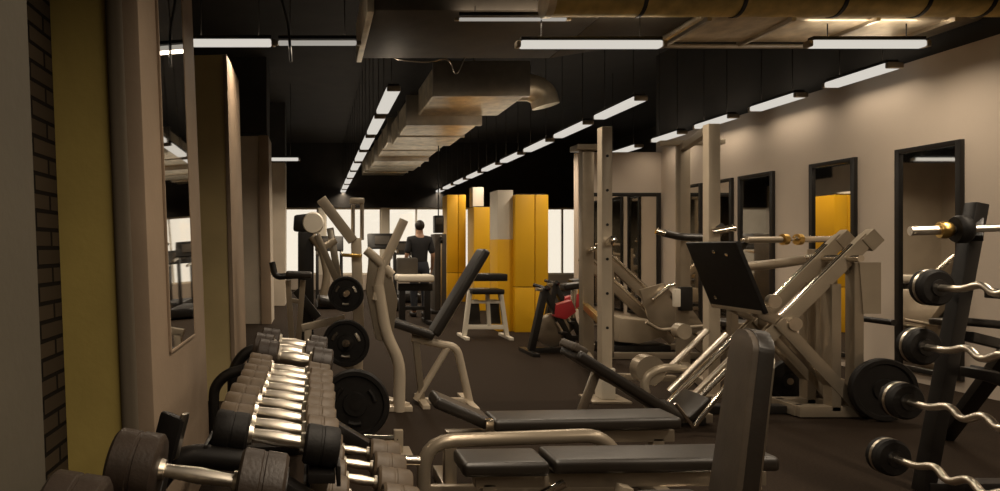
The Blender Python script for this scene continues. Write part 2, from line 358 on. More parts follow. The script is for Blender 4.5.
MB().mm((3.50, 13.3, 0), (3.74, 13.6, 1.65), .004).build('lower_casing', 'yellow', t); MB().mm((3.50, 13.3, 1.65), (3.74, 13.6, 2.6), .004).build('upper_casing', 'white', t)
# ================================================================== WEIGHT PLATES, BARS
def plate_mb(c, axis, r, th=.04):
    m = MB()
    m.lathe(c, axis, [(-th*.5, r*.12), (-th*.5, r*.34), (-th*.25, r*.36), (-th*.22, r*.80), (-th*.5, r*.84), (-th*.5, r*.96), (-th*.3, r), (th*.3, r), (th*.5, r*.96), (th*.5, r*.84), (th*.22, r*.80), (th*.25, r*.36), (th*.5, r*.34), (th*.5, r*.12)], 36)
    return m
def weight_plate(c, axis, r, label, group=None, th=.04, spokes=3, gm='steel', hm='steel'):
    c = V(c); t = thing('weight_plate', label, 'weight plate', c, group)
    plate_mb(c, axis, r, th).build('disc', 'rubber', t)
    d, s, u = ortho(V(axis))
    MB().lathe(c, axis, [(-th*.56, r*.115), (-th*.56, r*.16), (th*.56, r*.16), (th*.56, r*.115)], 20).build('hub', hm, t)
    for k in range(spokes):                                        # hand grips let into the web
        a = 2*math.pi*(k/spokes)+.5; a0, a1 = a-.32, a+.32
        pts = [c - d*(th*.27) + (s*math.cos(x)+u*math.sin(x))*(r*.58) for x in (a0, a, a1)]
        MB().tube(pts, r*.07, 8).build('hand_grip', gm, t)
    return t
# ================================================================== NEAR LEG PRESS
NY, FY = 4.43, 4.65           # near and far side of the machine
t = thing('leg_press', 'silver leg press with black footplate and inclined rails', 'leg press', (3.3, 4.6, 0))
def at(px, py, y, refY=4.5):   # a side-view point (read at refY) moved to depth y
    p = P(px, py, refY); return V((p.x, y, p.z))
for y in (NY, FY):
    MB().bar((3.55, y, .05), (4.25, y, .05), .08, .08).build('base_runner', 'silver', t)
    a, b = at(682, 412, y), at(859, 238, y)
    dr = (b-a).normalized()
    MB().bar(a+dr*.72, b, .05, .10).build('rail_channel', 'cream', t)
    n_ = V((-dr.z, 0, dr.x))
    MB().cyl(a+n_*.03, b+n_*.035-dr*.12, .024, 14).build('guide_rod', 'chrome', t)
    MB().cyl(a+n_*.22+dr*.02, a+n_*.22+dr*.62, .022, 14).build('guide_rod', 'satin', t)
    MB().cyl(a-n_*.06+dr*.08, a-n_*.06+dr*.62, .020, 14).build('guide_rod', 'satin', t)
    MB().bar(at(768, 320, y), at(852, 410, y), .09, .09).build('diagonal_brace', 'silver', t)
    for px in (824, 846): MB().bar(V((at(px, 0, y).x, y, .05)), at(px, 262 if px > 830 else 283, y), .07, .08).build('upright', 'silver', t)
    MB().box(at(861, 240, y), (.12, .07, .12), .01, rot=Matrix.Rotation(-.75, 3, 'Y')).build('rail_end_block', 'cream', t)
for x in (3.58, 4.22): MB().bar((x, NY, .05), (x, FY, .05), .08, .08).build('base_crossbar', 'silver', t)
MB().bar(at(845, 268, NY), at(845, 268, FY), .08).build('top_crossbar', 'silver', t)
MB().prism([at(845, 262, NY-.05), at(866, 262, NY-.05), at(866, 312, NY-.05), at(849, 312, NY-.05)], (0, .012, 0)).build('gusset_plate', 'cream', t)
# footplate
nr, fr = 4.28, 4.86
q0, q1 = V((3.0, 0, 1.29)), V((3.21, 0, .775))
n_ = V((.515, 0, .21)).normalized()*.03
MB().prism([V((q0.x, nr, q0.z)), V((q1.x, nr, q1.z)), V((q1.x, fr, q1.z)), V((q0.x, fr, q0.z))], n_, .006).build('footplate', 'rubber', t)
for y, z in ((4.42, 1.2), (4.55, 1.22), (4.75, .86)):
    k = (1.29-z)/.515; MB().lathe((3.0+.21*k-.004, y, z), (-.93, 0, -.37), [(0, .016), (.004, .016), (.006, .008)], 10).build('bolt', 'chrome', t)
# carriage
cm = MB()
for y in (NY, FY): cm.bar((3.22, y, .80), (3.44, y, .70), .05, .08)
cm.bar((3.44, NY, .70), (3.44, FY, .70), .07); cm.bar((3.23, 4.3, .8), (3.23, 4.85, .8), .06)
cm.build('carriage', 'silver', t)
for px, py in ((762, 300), (782, 322)): MB().lathe(at(px, py, NY-.06), (0, 1, 0), [(0, .02), (0, .05), (.04, .05), (.04, .02)], 18).build('roller', 'steel', t)
MB().cyl(at(838, 258, NY-.12), at(838, 258, FY+.12), .025).build('weight_horn', 'chrome', t)
MB().cyl(at(872, 320, NY-.1), at(872, 320, FY), .022).build('rack_peg', 'black', t)
# seat and backrest
ba, bb = V((1.80, 4.25, .52)), V((2.53, 4.25, .065))
MB().pad(ba, bb, .30, .075).build('backrest', 'vinyl', t)
MB().pad(ba+V((-.02, 0, .055)), ba+V((.08, 0, .0)), .24, .06).build('headrest', 'vinyl_g', t)
MB().pad(V((2.57, 4.25, .07)), V((2.72, 4.25, .21)), .28, .05).build('seat', 'vinyl', t)
e = MB(); y = 4.02
e.bar(at(668, 400, y, 4.1), at(686, 424, y, 4.1), .03, .02); e.bar(at(686, 424, y, 4.1), at(722, 378, y, 4.1), .03, .02); e.build('seat_bracket', 'chrome', t)
e = MB(); e.bar((2.0, 4.25, .39), (1.86, 4.25, .02), .05); e.bar((1.86, 4.05, .025), (1.86, 4.45, .025), .05); e.build('backrest_stand', 'steel', t)
MB().bar((2.0, 4.25, .36), (2.55, 4.25, .08), .05, .05).build('backrest_beam', 'silver', t)
MB().bar((2.5, 4.25, .05), (2.8, 4.25, .05), .06, .06).build('seat_beam', 'silver', t)
MB().bar((2.66, 4.54, .035), (3.58, 4.54, .035), .08, .06).build('center_beam', 'black', t); MB().bar((2.70, 4.2, .035), (2.70, 4.7, .035), .08, .06).build('center_beam', 'black', t)
e = MB(); e.lathe(V((2.52, 4.55, .33)), (0, 1, 0), [(-.05, .03), (-.05, .11), (.05, .11), (.05, .03)], 22); e.build('carriage_pulley', 'silver', t)
e = MB(); e.tube([(2.5, 4.5, .06), (2.46, 4.5, .28), (2.6, 4.5, .36), (2.78, 4.5, .34)], .03, 10, .08); e.build('safety_lever', 'cream', t)
e = MB(); e.lathe(V((2.87, FY+.05, .60)), (0, 1, 0), [(-.04, .02), (-.04, .06), (.04, .06), (.04, .02)], 18); e.build('end_stop', 'cream', t)
weight_plate((4.08, 4.31, .232), (.1, 1, 0), .226, 'big black weight plate leaning on the base of the near leg press', 'loose weight plates', .05, 0)
weight_plate((3.83, 4.86, .175), (0, 1, 0), .17, 'black weight plate half hidden between the leg press uprights', 'loose weight plates', .05, 0)
# ================================================================== FAR LEG PRESS (mirrored, behind)
t = thing('leg_press', 'silver hack squat sled with rails sloping down away from the pillars', 'leg press', (4.1, 7.1, 0))
for y in (6.75, 7.35):
    a, b = at(598, 258, y, 6.9), at(695, 348, y, 6.9)
    MB().bar(a, b, .05, .09).build('rail_channel', 'silver', t); d = (b-a).normalized(); n_ = V((-d.z, 0, d.x))*-1
    MB().cyl(a+V((.09, 0, .02)), b+V((.09, 0, .02)), .022, 12).build('guide_rod', 'chrome', t)
    MB().bar(V((a.x+.06, y, .02)), a+V((.06, 0, -.04)), .07, .07).build('upright', 'silver', t)
    MB().bar((3.2, y, .04), (4.55, y, .04), .07, .07).build('base_runner', 'silver', t)
MB().prism([at(640, 290, 6.7, 6.7), at(664, 283, 6.7, 6.7), at(692, 318, 6.7, 6.7), at(676, 334, 6.7, 6.7), at(650, 322, 6.7, 6.7)], (0, .03, 0), .004).build('carriage_plate', 'silver', t)
MB().prism([at(668, 296, 6.7, 6.7), at(680, 292, 6.7, 6.7), at(706, 328, 6.7, 6.7), at(694, 334, 6.7, 6.7)], (0, .62, 0), .01).build('footplate', 'silver', t)
MB().tube([at(646, 322, 6.6, 6.6), at(660, 330, 6.6, 6.6), at(706, 326, 6.6, 6.6), at(722, 322, 6.8, 6.6)], .02, 10, .05).build('handle_bar', 'cream', t)
MB().tube([at(652, 300, 6.65, 6.65), at(672, 284, 6.65, 6.65), at(690, 287, 6.65, 6.65)], .022, 10, .05).build('carriage_handle', 'chrome', t)
MB().prism([at(622, 318, 6.85, 6.85), at(662, 322, 6.85, 6.85), at(668, 336, 6.85, 6.85), at(640, 344, 6.85, 6.85), at(618, 342, 6.85, 6.85)], (0, .5, 0), .02).build('base_cover', 'cream', t)
MB().mm((3.4, 6.9, .0), (4.1, 7.3, .13), .02).build('floor_plinth', 'black', t)
# ================================================================== SQUAT STANDS
def post(mb, top, bottom_z=0.0, w=.075, d=.075): mb.mm((top.x-w/2, top.y-d/2, bottom_z), (top.x+w/2, top.y+d/2, top.z), .006)
def holes(t, x, y, z0, z1, n, m='seam'):
    b = MB()
    for k in range(n): b.lathe((x, y, z0+(z1-z0)*k/(n-1)), (0, -1, 0), [(0, .012), (.003, .012)], 10)
    return b
t = thing('squat_stand', 'silver squat stand beside the spin bike, taller post nearer the benches', 'squat rack', (2.65, 5.7, 0), 'squat stands')
m = MB(); post(m, V((2.38, 4.93, 2.24)), .25, .085, .085); m.build('post', 'bone', t)
m = MB(); post(m, V((2.94, 6.5, 2.32)), .02, .12, .10); m.build('post', 'silver', t)
MB().mm((2.33, 4.87, .02), (2.44, 5.0, .27), .008).build('post_foot', 'white', t)
MB().mm((2.22, 4.80, 0), (2.54, 5.06, .02), .006).build('foot_plate', 'cream', t)
MB().bar((2.39, 4.95, .10), (2.93, 6.48, .10), .07, .07).build('base_runner', 'cream', t)
MB().bar((2.39, 4.95, .62), (2.92, 6.48, .62), .05, .07).build('side_rail', 'gold', t)
MB().bar((2.42, 4.97, .19), (2.98, 4.97, .17), .05, .05).build('cross_foot', 'silver', t)
MB().mm((2.80, 6.4, 2.30), (3.04, 6.6, 2.36), .01).build('cap', 'silver', t)
for x, y, z in ((2.38, 4.93, 1.28), (2.94, 6.5, 1.2)):
    MB().bar((x, y-.04, z), (x, y-.16, z+.05), .05, .04).build('bar_hook', 'chrome', t)
for k in range(6): MB().lathe((2.38, 4.886, .6+.28*k), (0, -1, 0), [(0, .012), (.004, .012)], 8).build('hole_ring', 'black', t)
m = MB(); post(m, V((2.50, 5.2, .5)), 0.0, .07, .07)
t2 = thing('squat_stand', 'pale squat stand with black dip handles behind the leg press footplate', 'squat rack', (3.55, 5.6, 0), 'squat stands')
m.bm.free()
m = MB(); post(m, V((3.37, 5.10, 2.30)), .02, .10, .08); m.build('post', 'bone', t2)
m = MB(); post(m, V((3.74, 6.10, 2.30)), .02, .10, .09); m.build('post', 'silver', t2)
MB().bar((3.37, 5.1, .06), (3.74, 6.1, .06), .08, .08).build('base_runner', 'silver', t2)
MB().bar((3.37, 5.1, 2.27), (3.74, 6.1, 2.27), .07, .07).build('top_rail', 'silver', t2)
MB().bar((3.52, 6.15, 2.32), (4.12, 6.05, 2.32), .09, .05).build('pull_up_bar', 'cream', t2)
MB().mm((3.15, 4.98, 0), (3.6, 5.2, .02), .005).build('foot_plate', 'silver', t2); MB().mm((3.5, 5.98, 0), (3.95, 6.22, .02), .005).build('foot_plate', 'silver', t2)
dp = MB(); dp.tube([P(664, 233, 5.4), P(680, 237, 5.4), P(716, 238, 5.2), P(720, 226, 5.05)], .034, 12, .06); dp.build('dip_handle', 'vinyl', t2)
MB().cyl(P(712, 232, 5.04), P(735, 228, 5.0), .028).build('dip_handle', 'chrome', t2)
MB().cyl(P(656, 231, 5.42), P(666, 234, 5.4), .028).build('grip_end', 'chrome', t2)
MB().bar(P(684, 237, 5.4), V((3.72, 6.06, 1.35)), .06, .06).build('arm', 'silver', t2)
MB().bar(P(712, 236, 5.2), V((3.37, 5.1, 1.35)), .05, .05).build('arm', 'silver', t2)
m = MB(); m.mm((3.66, 6.00, .62), (3.78, 6.06, .86), .01); m.build('stop_block', 'black', t2)
m = MB(); m.mm((3.60, 6.00, .66), (3.66, 6.05, .84), .01); m.build('tag_plate', 'white', t2)
# ================================================================== BARBELL BENCH BEHIND THE LEG PRESS
t = thing('bench_press_station', 'silver bar station holding the barbell behind the leg press rails', 'bench press', (4.4, 5.75, 0))
for x in (4.0, 4.78):
    MB().bar((x, 5.75, .02), (x, 5.75, 1.24), .07, .07).build('upright', 'silver', t)
    MB().bar((x, 5.45, .03), (x, 6.3, .03), .07, .06).build('floor_runner', 'silver', t)
    MB().bar((x, 5.7, 1.2), (x, 5.58, 1.30), .05, .04).build('bar_hook', 'black', t)
MB().tube([(3.86, 5.62, 1.06), (4.3, 5.62, 1.10), (4.78, 5.66, 1.16), (4.95, 5.7, 1.05)], .045, 12, .1).build('curved_arm', 'cream', t)
MB().bar((4.0, 5.75, .5), (4.78, 5.75, .5), .06).build('crossbar', 'silver', t)
MB().pad((4.39, 5.85, .46), (4.39, 6.5, .46), .28, .07, (1, 0, 0)).build('bench_pad', 'vinyl', t)
MB().bar((4.39, 6.4, .02), (4.39, 6.4, .42), .06).build('leg', 'silver', t); MB().bar((4.39, 5.8, .40), (4.39, 6.5, .40), .06).build('bench_beam', 'silver', t)
t = thing('barbell', 'chrome barbell with brass collars racked in front of the mirrors', 'barbell', (4.4, 5.56, 1.325))
MB().cyl((3.95, 5.56, 1.325), (4.98, 5.56, 1.335), .014, 12).build('shaft', 'chrome', t)
MB().cyl((4.0, 5.56, 1.325), (4.32, 5.56, 1.328), .03, 14).build('sleeve', 'cream', t)
MB().cyl((4.46, 5.56, 1.33), (4.86, 5.56, 1.334), .03, 14).build('sleeve', 'chrome', t)
for x in (4.33, 4.46): MB().lathe((x, 5.56, 1.329), (1, 0, 0), [(0, .02), (0, .052), (.04, .052), (.05, .035), (.05, .02)], 18).build('collar', 'gold', t)
# ================================================================== FIXED BARBELL RACK (right)
t = thing('barbell_rack', 'black leaning rack holding fixed curl bars by the mirror', 'rack', (3.3, 3.1, 0))
u0, u1 = P(977, 203, 3.07), P(923, 491, 3.07); dr = (u1-u0).normalized()
ub = u0 + dr*((u0.z)/(-dr.z))
MB().bar(u0, ub, .07, .065, .012, V((0, 1, 0))).build('upright', 'black', t)
MB().bar(V((u0.x, 1.9, u0.z)), V((ub.x, 1.9, 0.0)), .12, .09, .012, V((0, 1, 0))).build('upright', 'black', t)
for y in (3.07, 1.9):
    MB().bar(V((4.12, y+.85, .02)), V((3.72, y+.12, .74)), .07, .06).build('rear_brace', 'black', t); MB().bar(V((3.72, y+.12, .72)), V((ub.x+.31*.72, y, .80)), .06, .05).build('brace_link', 'black', t)
    MB().bar(V((ub.x, y, .03)), V((4.1, y, .03)), .08, .06).build('floor_foot', 'black', t)
    MB().bar(V((ub.x+.27, y, .62)), V((3.85, y, .46)), .07, .06).build('middle_brace', 'black', t)
for z in (.62, 1.02): MB().bar(V((ub.x+z*.31+.02, 3.07, z)), V((ub.x+z*.31+.02, 1.9, z)), .05, .05).build('crossbar', 'black', t)
MB().lathe(P(983, 213, 3.06), (0, -1, 0), [(0, .02), (.01, .02), (.012, .01)], 12).build('bolt', 'chrome', t)
MB().cyl(P(948, 320, 3.12), P(1002, 325, 3.12), .022).build('storage_peg', 'black', t)
heads = [(3.05, 1.055), (2.985, .765), (2.90, .497), (2.835, .220)]
names_ = ['topmost', 'second from the top', 'third from the top', 'lowest']
hy = 2.93
for i, (x, z) in enumerate(heads):
    c = MB(); c.bar((x+.03, hy+.06, z-.07), (u0.x-(u0.z-z)*.31-.02, 3.07, z-.02), .05, .05); c.build('cradle', 'black', t)
    c = MB(); c.bar((x+.06, hy-.50, z-.06), (u0.x-(u0.z-z)*.31-.02, 1.9, z-.04), .05, .05); c.build('cradle', 'black', t)
def curl_bar(x, z, label):
    r = thing('curl_bar', label, 'barbell', (x, hy, z), 'fixed curl bars on the rack')
    def head(y0, y1):
        L = y1-y0
        m = MB(); m.lathe((x, y0, z), (0, 1, 0), [(0, .035), (0, .078), (.012, .09), (L-.012, .09), (L, .078), (L, .03)], 32); o = m.build('weight_head', 'rubber', r)
        for k in (.5,): MB().lathe((x, y0+L*k-.006, z), (0, 1, 0), [(0, .089), (0, .0915), (.012, .0915), (.012, .089)], 32).build('band', 'steel', o)
        MB().lathe((x, y0-.006, z), (0, 1, 0), [(0, .014), (0, .04), (.02, .045), (.02, .014)], 20).build('end_hub', 'black', o)
    head(hy, hy+.075); head(hy-.645, hy-.57)
    pts = [(x, hy+.01, z)]
    zz = [0, 0, .034, -.022, .034, -.022, .034, 0]
    for k, dz in enumerate(zz): pts.append((x+.30*dz, hy-.035-.50*k/(len(zz)-1), z+dz))
    pts.append((x, hy-.58, z))
    MB().tube(pts, .017, 12, .04).build('grip', 'satin', r)
for i, (x, z) in enumerate(heads): curl_bar(x, z, 'black-headed chrome curl bar, %s of the four on the leaning rack' % names_[i])
t = thing('barbell', 'straight chrome bar with brass collar across the top of the leaning rack', 'barbell', (3.2, 2.8, 1.33))
zb = P(940, 229, 3.0).z
e0, e1 = P(910, 231, 3.05), P(1030, 227, 2.9)
dd = (e1-e0).normalized(); L_ = (e1-e0).length
MB().cyl(e0, e0+dd*.14, .024, 14).build('sleeve', 'satin', t); MB().cyl(e0+dd*.10, e1, .018, 14).build('shaft', 'satin', t)
MB().lathe(e0+dd*.115, dd, [(0, .02), (0, .04), (.025, .045), (.045, .035), (.045, .02)], 18).build('collar', 'gold', t)
MB().lathe(e0+dd*.175, dd, [(0, .025), (0, .062), (.012, .07), (.04, .07), (.05, .062), (.05, .025)], 26).build('end_plate', 'rubber', t)
MB().bar(e0+dd*.30+V((0, .05, -.05)), V((u0.x, 3.07, u0.z-.08)), .05, .04).build('bar_hook', 'black', t)
# ================================================================== BENCHES
def rcyl(mb, a, b, r): return mb.cyl(a, b, r, 14)
t = thing('flat_bench', 'black padded flat bench, lowest in view, in front of the silver hoop', 'bench', (1.25, 2.48, 0), 'padded benches')
zt, th = .400, .060; y = 2.5
MB().pad((.595, y, zt-.045), (.945, y, zt-.040), .19, th).build('seat', 'vinyl', t)
MB().pad((.96, y, zt-.032), (1.87, y, zt-.02), .19, th).build('backrest', 'vinyl', t)
MB().bar((.66, y, .29), (1.86, y, .30), .06, .06).build('main_beam', 'silver', t)
for x in (.72, 1.80):
    MB().bar((x, y, .04), (x, y, .28), .06, .06).build('leg', 'silver', t); MB().bar((x, y-.26, .03), (x, y+.26, .03), .07, .06).build('foot', 'silver', t)
MB().bar((.82, y-.10, .22), (1.0, y-.10, .31), .025, .03).build('adjuster', 'chrome', t); MB().bar((1.22, y-.1, .2), (1.24, y-.1, .3), .05, .05).build('adjuster_bracket', 'cream', t)
MB().bar((1.50, y-.1, .17), (1.78, y-.1, .29), .035, .03).build('adjuster', 'chrome', t)
t = thing('flat_bench', 'black padded bench with raised seat end, behind the silver hoop', 'bench', (1.2, 3.03, 0), 'padded benches')
y = 3.03
sa, sb = V(((432-CX)*y/F, y, EYE-(398-HY)*y/F)), V(((486-CX)*y/F, y, EYE-(421-HY)*y/F))
MB().pad(sa, sb, .18, .06).build('seat', 'vinyl', t)
MB().pad((.88, y, .375), (1.80, y, .39), .19, .06).build('backrest', 'vinyl', t)
MB().bar((.66, y, .30), (1.80, y, .31), .06, .06).build('main_beam', 'silver', t)
MB().bar((.845, y-.12, .30), (.845, y-.12, .42), .04, .03).build('hinge', 'chrome', t)
for x in (.68, 1.72):
    MB().bar((x, y, .04), (x, y, .30), .06, .06).build('leg', 'silver', t); MB().bar((x, y-.24, .03), (x, y+.26, .03), .07, .06).build('foot', 'silver', t)
t = thing('hoop_guard', 'silver bent-tube hoop standing between the two flat benches', 'guard rail', (.95, 2.76, 0))
y = 2.76
MB().tube([(.50, y, .03), (.50, y, .36), (1.32, y, .39), (1.42, y, .25), (1.42, y, .03)], .032, 14, .14).build('hoop', 'silver', t)
MB().bar((.50, y, .135), (1.42, y, .14), .035, .05).build('lower_rail', 'silver', t)
MB().cyl((.40, y, .275), (.50, y, .27), .022).build('side_peg', 'chrome', t)
for x in (.50, 1.42): MB().mm((x-.06, y-.09, 0), (x+.06, y+.09, .03), .006).build('foot_plate', 'silver', t)
t = thing('upright_bench', 'bench with its tall padded backrest set upright beside the flat benches', 'bench', (1.45, 2.0, 0), 'padded benches')
# backrest pad: wide face turned towards the dumbbells, side towards the room
ang = math.radians(38)
side = V((math.cos(ang), math.sin(ang)*-1, 0)); nrm = V((side.y, -side.x, 0))
cb, ct = V((1.335, 2.0, .30)), V((1.425, 2.0, .985))
d = (ct-cb).normalized(); s = V((-.33, -.944, 0)); s = (s - d*s.dot(d)).normalized(); u = s.cross(d)
if u.x < 0: u = -u
hh = (ct-cb).length
def back_outline(w, top):
    q = [(w, 0)]
    for k in range(13):
        a = math.pi*k/12; q.append((w*.82*math.cos(a), top-.06+.06*math.sin(a)))
    return q + [(-w, 0)]
m = MB(); m.prism([cb + s*x + d*z + u*.016 for x, z in back_outline(.14, hh)], u*.045, .012); m.build('backrest', 'vinyl', t)
m = MB(); m.prism([cb + s*x + d*z for x, z in back_outline(.137, hh-.004)], u*.03, .012); m.build('backrest_lit_face', 'vinyl_g', t)  # lit face of the pad, its brightness put in as lighter vinyl
m = MB(); m.prism([cb + s*x + d*z + u*.058 for x, z in back_outline(.128, hh-.05)], u*.010, .002); m.build('backing_plate', 'steel', t)
MB().bar(cb+V((.03, .03, -.10)), ct+V((.03, .03, -.25)), .05, .05).build('back_post', 'silver', t)
MB().pad((1.12, 1.94, .38), (1.36, 2.0, .36), .28, .08, (-.2, 1, 0)).build('seat', 'vinyl', t)
MB().bar((1.08, 1.94, .30), (1.62, 2.06, .22), .06).build('main_beam', 'silver', t)
for x, y in ((1.1, 1.94), (1.6, 2.06)): MB().bar((x, y, .04), (x, y, .3 if x < 1.3 else .24), .06).build('leg', 'silver', t); MB().bar((x, y-.2, .03), (x, y+.2, .03), .07, .06).build('foot', 'silver', t)
# ================================================================== INCLINE BENCH (middle)
Y = 4.85
t = thing('incline_bench', 'incline bench with black seat and raised backrest by the plate machine', 'bench', (1.0, Y, 0), 'padded benches')
MB().pad(P(433, 334, Y), P(484, 250, Y), .22, .065).build('backrest', 'vinyl', t)
MB().pad(P(377, 317, Y), P(432, 335, Y), .22, .065).build('seat', 'vinyl', t)
m = MB(); m.bar(P(439, 334, Y), P(484, 259, Y), .05, .03); m.build('backrest_beam', 'bone', t)
MB().tube([P(412, 338, Y), P(440, 344, Y), P(457, 347, Y), P(470, 404, Y)], .032, 12, .1).build('front_leg', 'bone', t)
MB().tube([P(448, 347, Y), P(416, 400, Y)], .028, 12).build('diagonal_leg', 'bone', t)
MB().bar(P(420, 401, Y), P(470, 401, Y), .06, .05).build('floor_runner', 'bone', t)
MB().bar(P(468, 403, Y)+V((0, -.25, .0)), P(468, 403, Y)+V((0, .25, .0)), .06, .05).build('foot', 'bone', t)
MB().bar(P(422, 402, Y)+V((0, -.2, .0)), P(422, 402, Y)+V((0, .2, .0)), .06, .05).build('foot', 'bone', t)
MB().bar(P(414, 326, Y), P(422, 400, Y), .05, .05).build('seat_post', 'silver', t)
# ================================================================== PLATE-LOADED LEVER MACHINE (left middle)
Y = 4.6
t = thing('lever_machine', 'cream plate-loaded lever machine with sloping arms and plate pegs', 'weight machine', (.45, 4.9, 0))
def pl(*a): return [P(x, y, yy) for x, y, yy in a]
MB().tube(pl((378, 285, Y), (386, 335, Y), (400, 362, Y), (399, 411, Y)), .045, 12, .14).build('front_leg', 'bone', t)
MB().bar(P(380, 408, Y+.02), P(412, 408, Y+.02), .08, .04).build('foot', 'bone', t)
MB().prism([P(370, 250, Y), P(388, 262, Y), P(398, 300, Y), P(392, 344, Y), P(376, 340, Y), P(366, 290, Y)], (0, .06, 0), .008).build('side_plate', 'silver', t)
MB().tube(pl((404, 220, Y), (382, 268, Y), (376, 300, Y)), .036, 12, .1).build('rear_arm', 'bone', t)
MB().tube(pl((366, 250, Y), (380, 262, Y), (392, 275, Y)), .035, 12, .05).build('cross_arm', 'bone', t)
Y2 = 5.1
MB().bar(P(356, 238, Y2), P(359, 335, Y2), .085, .085).build('main_post', 'bone', t)
MB().cyl(P(353, 205, Y2), P(353, 240, Y2), .017).build('guide_tube', 'steel', t); MB().cyl(P(362, 203, Y2), P(362, 240, Y2), .017).build('guide_tube', 'steel', t)
MB().box(P(357, 201, Y2), (.12, .08, .05), .01).build('top_cap', 'bone', t)
MB().bar(P(321, 199, Y2-.05), P(353, 241, Y2-.05), .08, .085).build('lever_arm', 'bone', t)
MB().bar(P(317, 235, Y2-.02), P(345, 300, Y2-.02), .05, .055).build('lever_link', 'silver', t)
MB().bar(P(330, 228, Y2+.05), P(340, 290, Y2+.05), .06, .06).build('lever_link', 'steel', t)
MB().bar(P(342, 255, Y2-.09), P(362, 256, Y2-.09), .04, .03).build('brass_clamp', 'gold', t)
MB().tube(pl((312, 236, Y2), (322, 248, Y2), (336, 240, Y2)), .03, 10, .05).build('link_joint', 'bone', t)
MB().bar(P(358, 330, Y2), V((P(358, 330, Y2).x, Y2, 0.0)), .08, .08).build('main_post_foot', 'bone', t)
MB().bar(V((.36, Y2, .03)), V((.70, Y-.0, .03)), .08, .06).build('floor_runner', 'bone', t)
MB().bar(V((.36, Y2, .03)), V((-.1, Y2, .03)), .08, .06).build('floor_runner', 'bone', t)
MB().bar(P(302, 328, Y2), P(345, 318, Y2), .06, .06).build('side_rail', 'bone', t)
MB().bar(P(308, 328, Y2), V((P(308, 0, Y2).x, Y2, 0)), .06, .06).build('rear_leg', 'bone', t)
MB().bar(P(300, 345, Y2), P(362, 372, Y2), .055, .055).build('side_rail', 'silver', t)
MB().pad(P(318, 300, Y2+.1), P(350, 306, Y2+.1), .28, .08).build('seat', 'vinyl', t)
MB().cyl(P(347, 293, 4.62), P(358, 290, Y2), .022).build('plate_peg', 'chrome', t)
MB().cyl(P(347, 343, 4.50), P(360, 338, Y2), .022).build('plate_peg', 'chrome', t)
weight_plate(P(346, 294, 4.70), (.15, 1, 0), .140, 'small black weight plate on the upper peg of the lever machine', 'plates on the lever machine')
weight_plate(P(346, 343, 4.62), (.15, 1, 0), .182, 'black weight plate with pale hand grips on the lower peg of the lever machine', 'plates on the lever machine')
weight_plate((.265, 3.95, .226), (.12, 1, 0), .226, 'big black weight plate standing on the floor beside the dumbbells', 'loose weight plates', .06, 3, 'rubber', 'black')
t = thing('plate_peg_stand', 'small floor stand with chrome peg behind the dumbbell rack', 'stand', (.43, 3.85, 0))
MB().bar((.50, 3.60, 0.03), (.50, 3.60, .16), .055, .04).build('post', 'cream', t); MB().cyl((.30, 3.64, .10), (.50, 3.6, .105), .022).build('peg', 'chrome', t); MB().mm((.42, 3.5, 0), (.58, 3.70, .03), .006).build('foot_plate', 'cream', t)
# ================================================================== BLACK TOWER + DIP STATION (far left)
t = thing('cable_tower', 'black cable tower with rounded cream pulley cover', 'weight machine', (-.05, 7.6, 0))
Y = 7.6
MB().bar(P(306, 330, Y), P(306, 232, Y), .20, .22, .02).build('weight_tower', 'black', t)
MB().prism([P(294, 215, Y-.1), P(311, 213, Y-.1), P(312, 233, Y-.1), P(293, 231, Y-.1)], (0, .25, 0), .03).build('top_housing', 'black', t)
MB().lathe(P(313, 223, Y-.12), (0, 1, 0), [(0, .03), (0, .12), (.03, .14), (.12, .14), (.15, .12), (.15, .03)], 24).build('pulley_cover', 'white', t)
MB().tube(pl((312, 236, Y-.15), (322, 250, Y-.15), (328, 275, Y-.15), (322, 300, Y-.15)), .05, 12, .2).build('press_arm', 'cream', t)
MB().mm((-.45, 7.3, 0), (.25, 7.9, .06), .01).build('base', 'black', t)
MB().bar(P(306, 330, Y), V((P(306, 330, Y).x, Y, .05)), .2, .22, .02).build('tower_foot', 'black', t)
MB().bar(P(296, 290, Y-.2), P(318, 318, Y-.2), .06, .1).build('stack_guard', 'black', t)
t = thing('dip_station', 'dip station with black curled handle beside the grey pilaster', 'dip station', (-.2, 6.6, 0))
Y = 6.6
MB().tube(pl((272, 262, Y), (275, 277, Y), (288, 276, Y), (309, 275, Y)), .036, 12, .1).build('handle', 'black', t)
MB().pad(P(286, 274, Y), P(312, 275, Y), .22, .07).build('arm_pad', 'vinyl', t)
for a in ((288, 280, 293, 340), (303, 280, 297, 340)): MB().bar(P(a[0], a[1], Y), V((P(a[2], 0, Y).x, Y, .03)), .06, .06).build('post', 'silver', t)
MB().bar(V((-.62, Y, .03)), V((.1, Y, .03)), .07, .06).build('floor_runner', 'silver', t); MB().bar(V((-.2, Y-.35, .03)), V((-.2, Y+.35, .03)), .07, .06).build('floor_runner', 'silver', t)
MB().bar(P(290, 300, Y), P(301, 302, Y), .05, .05).build('crossbar', 'silver', t)
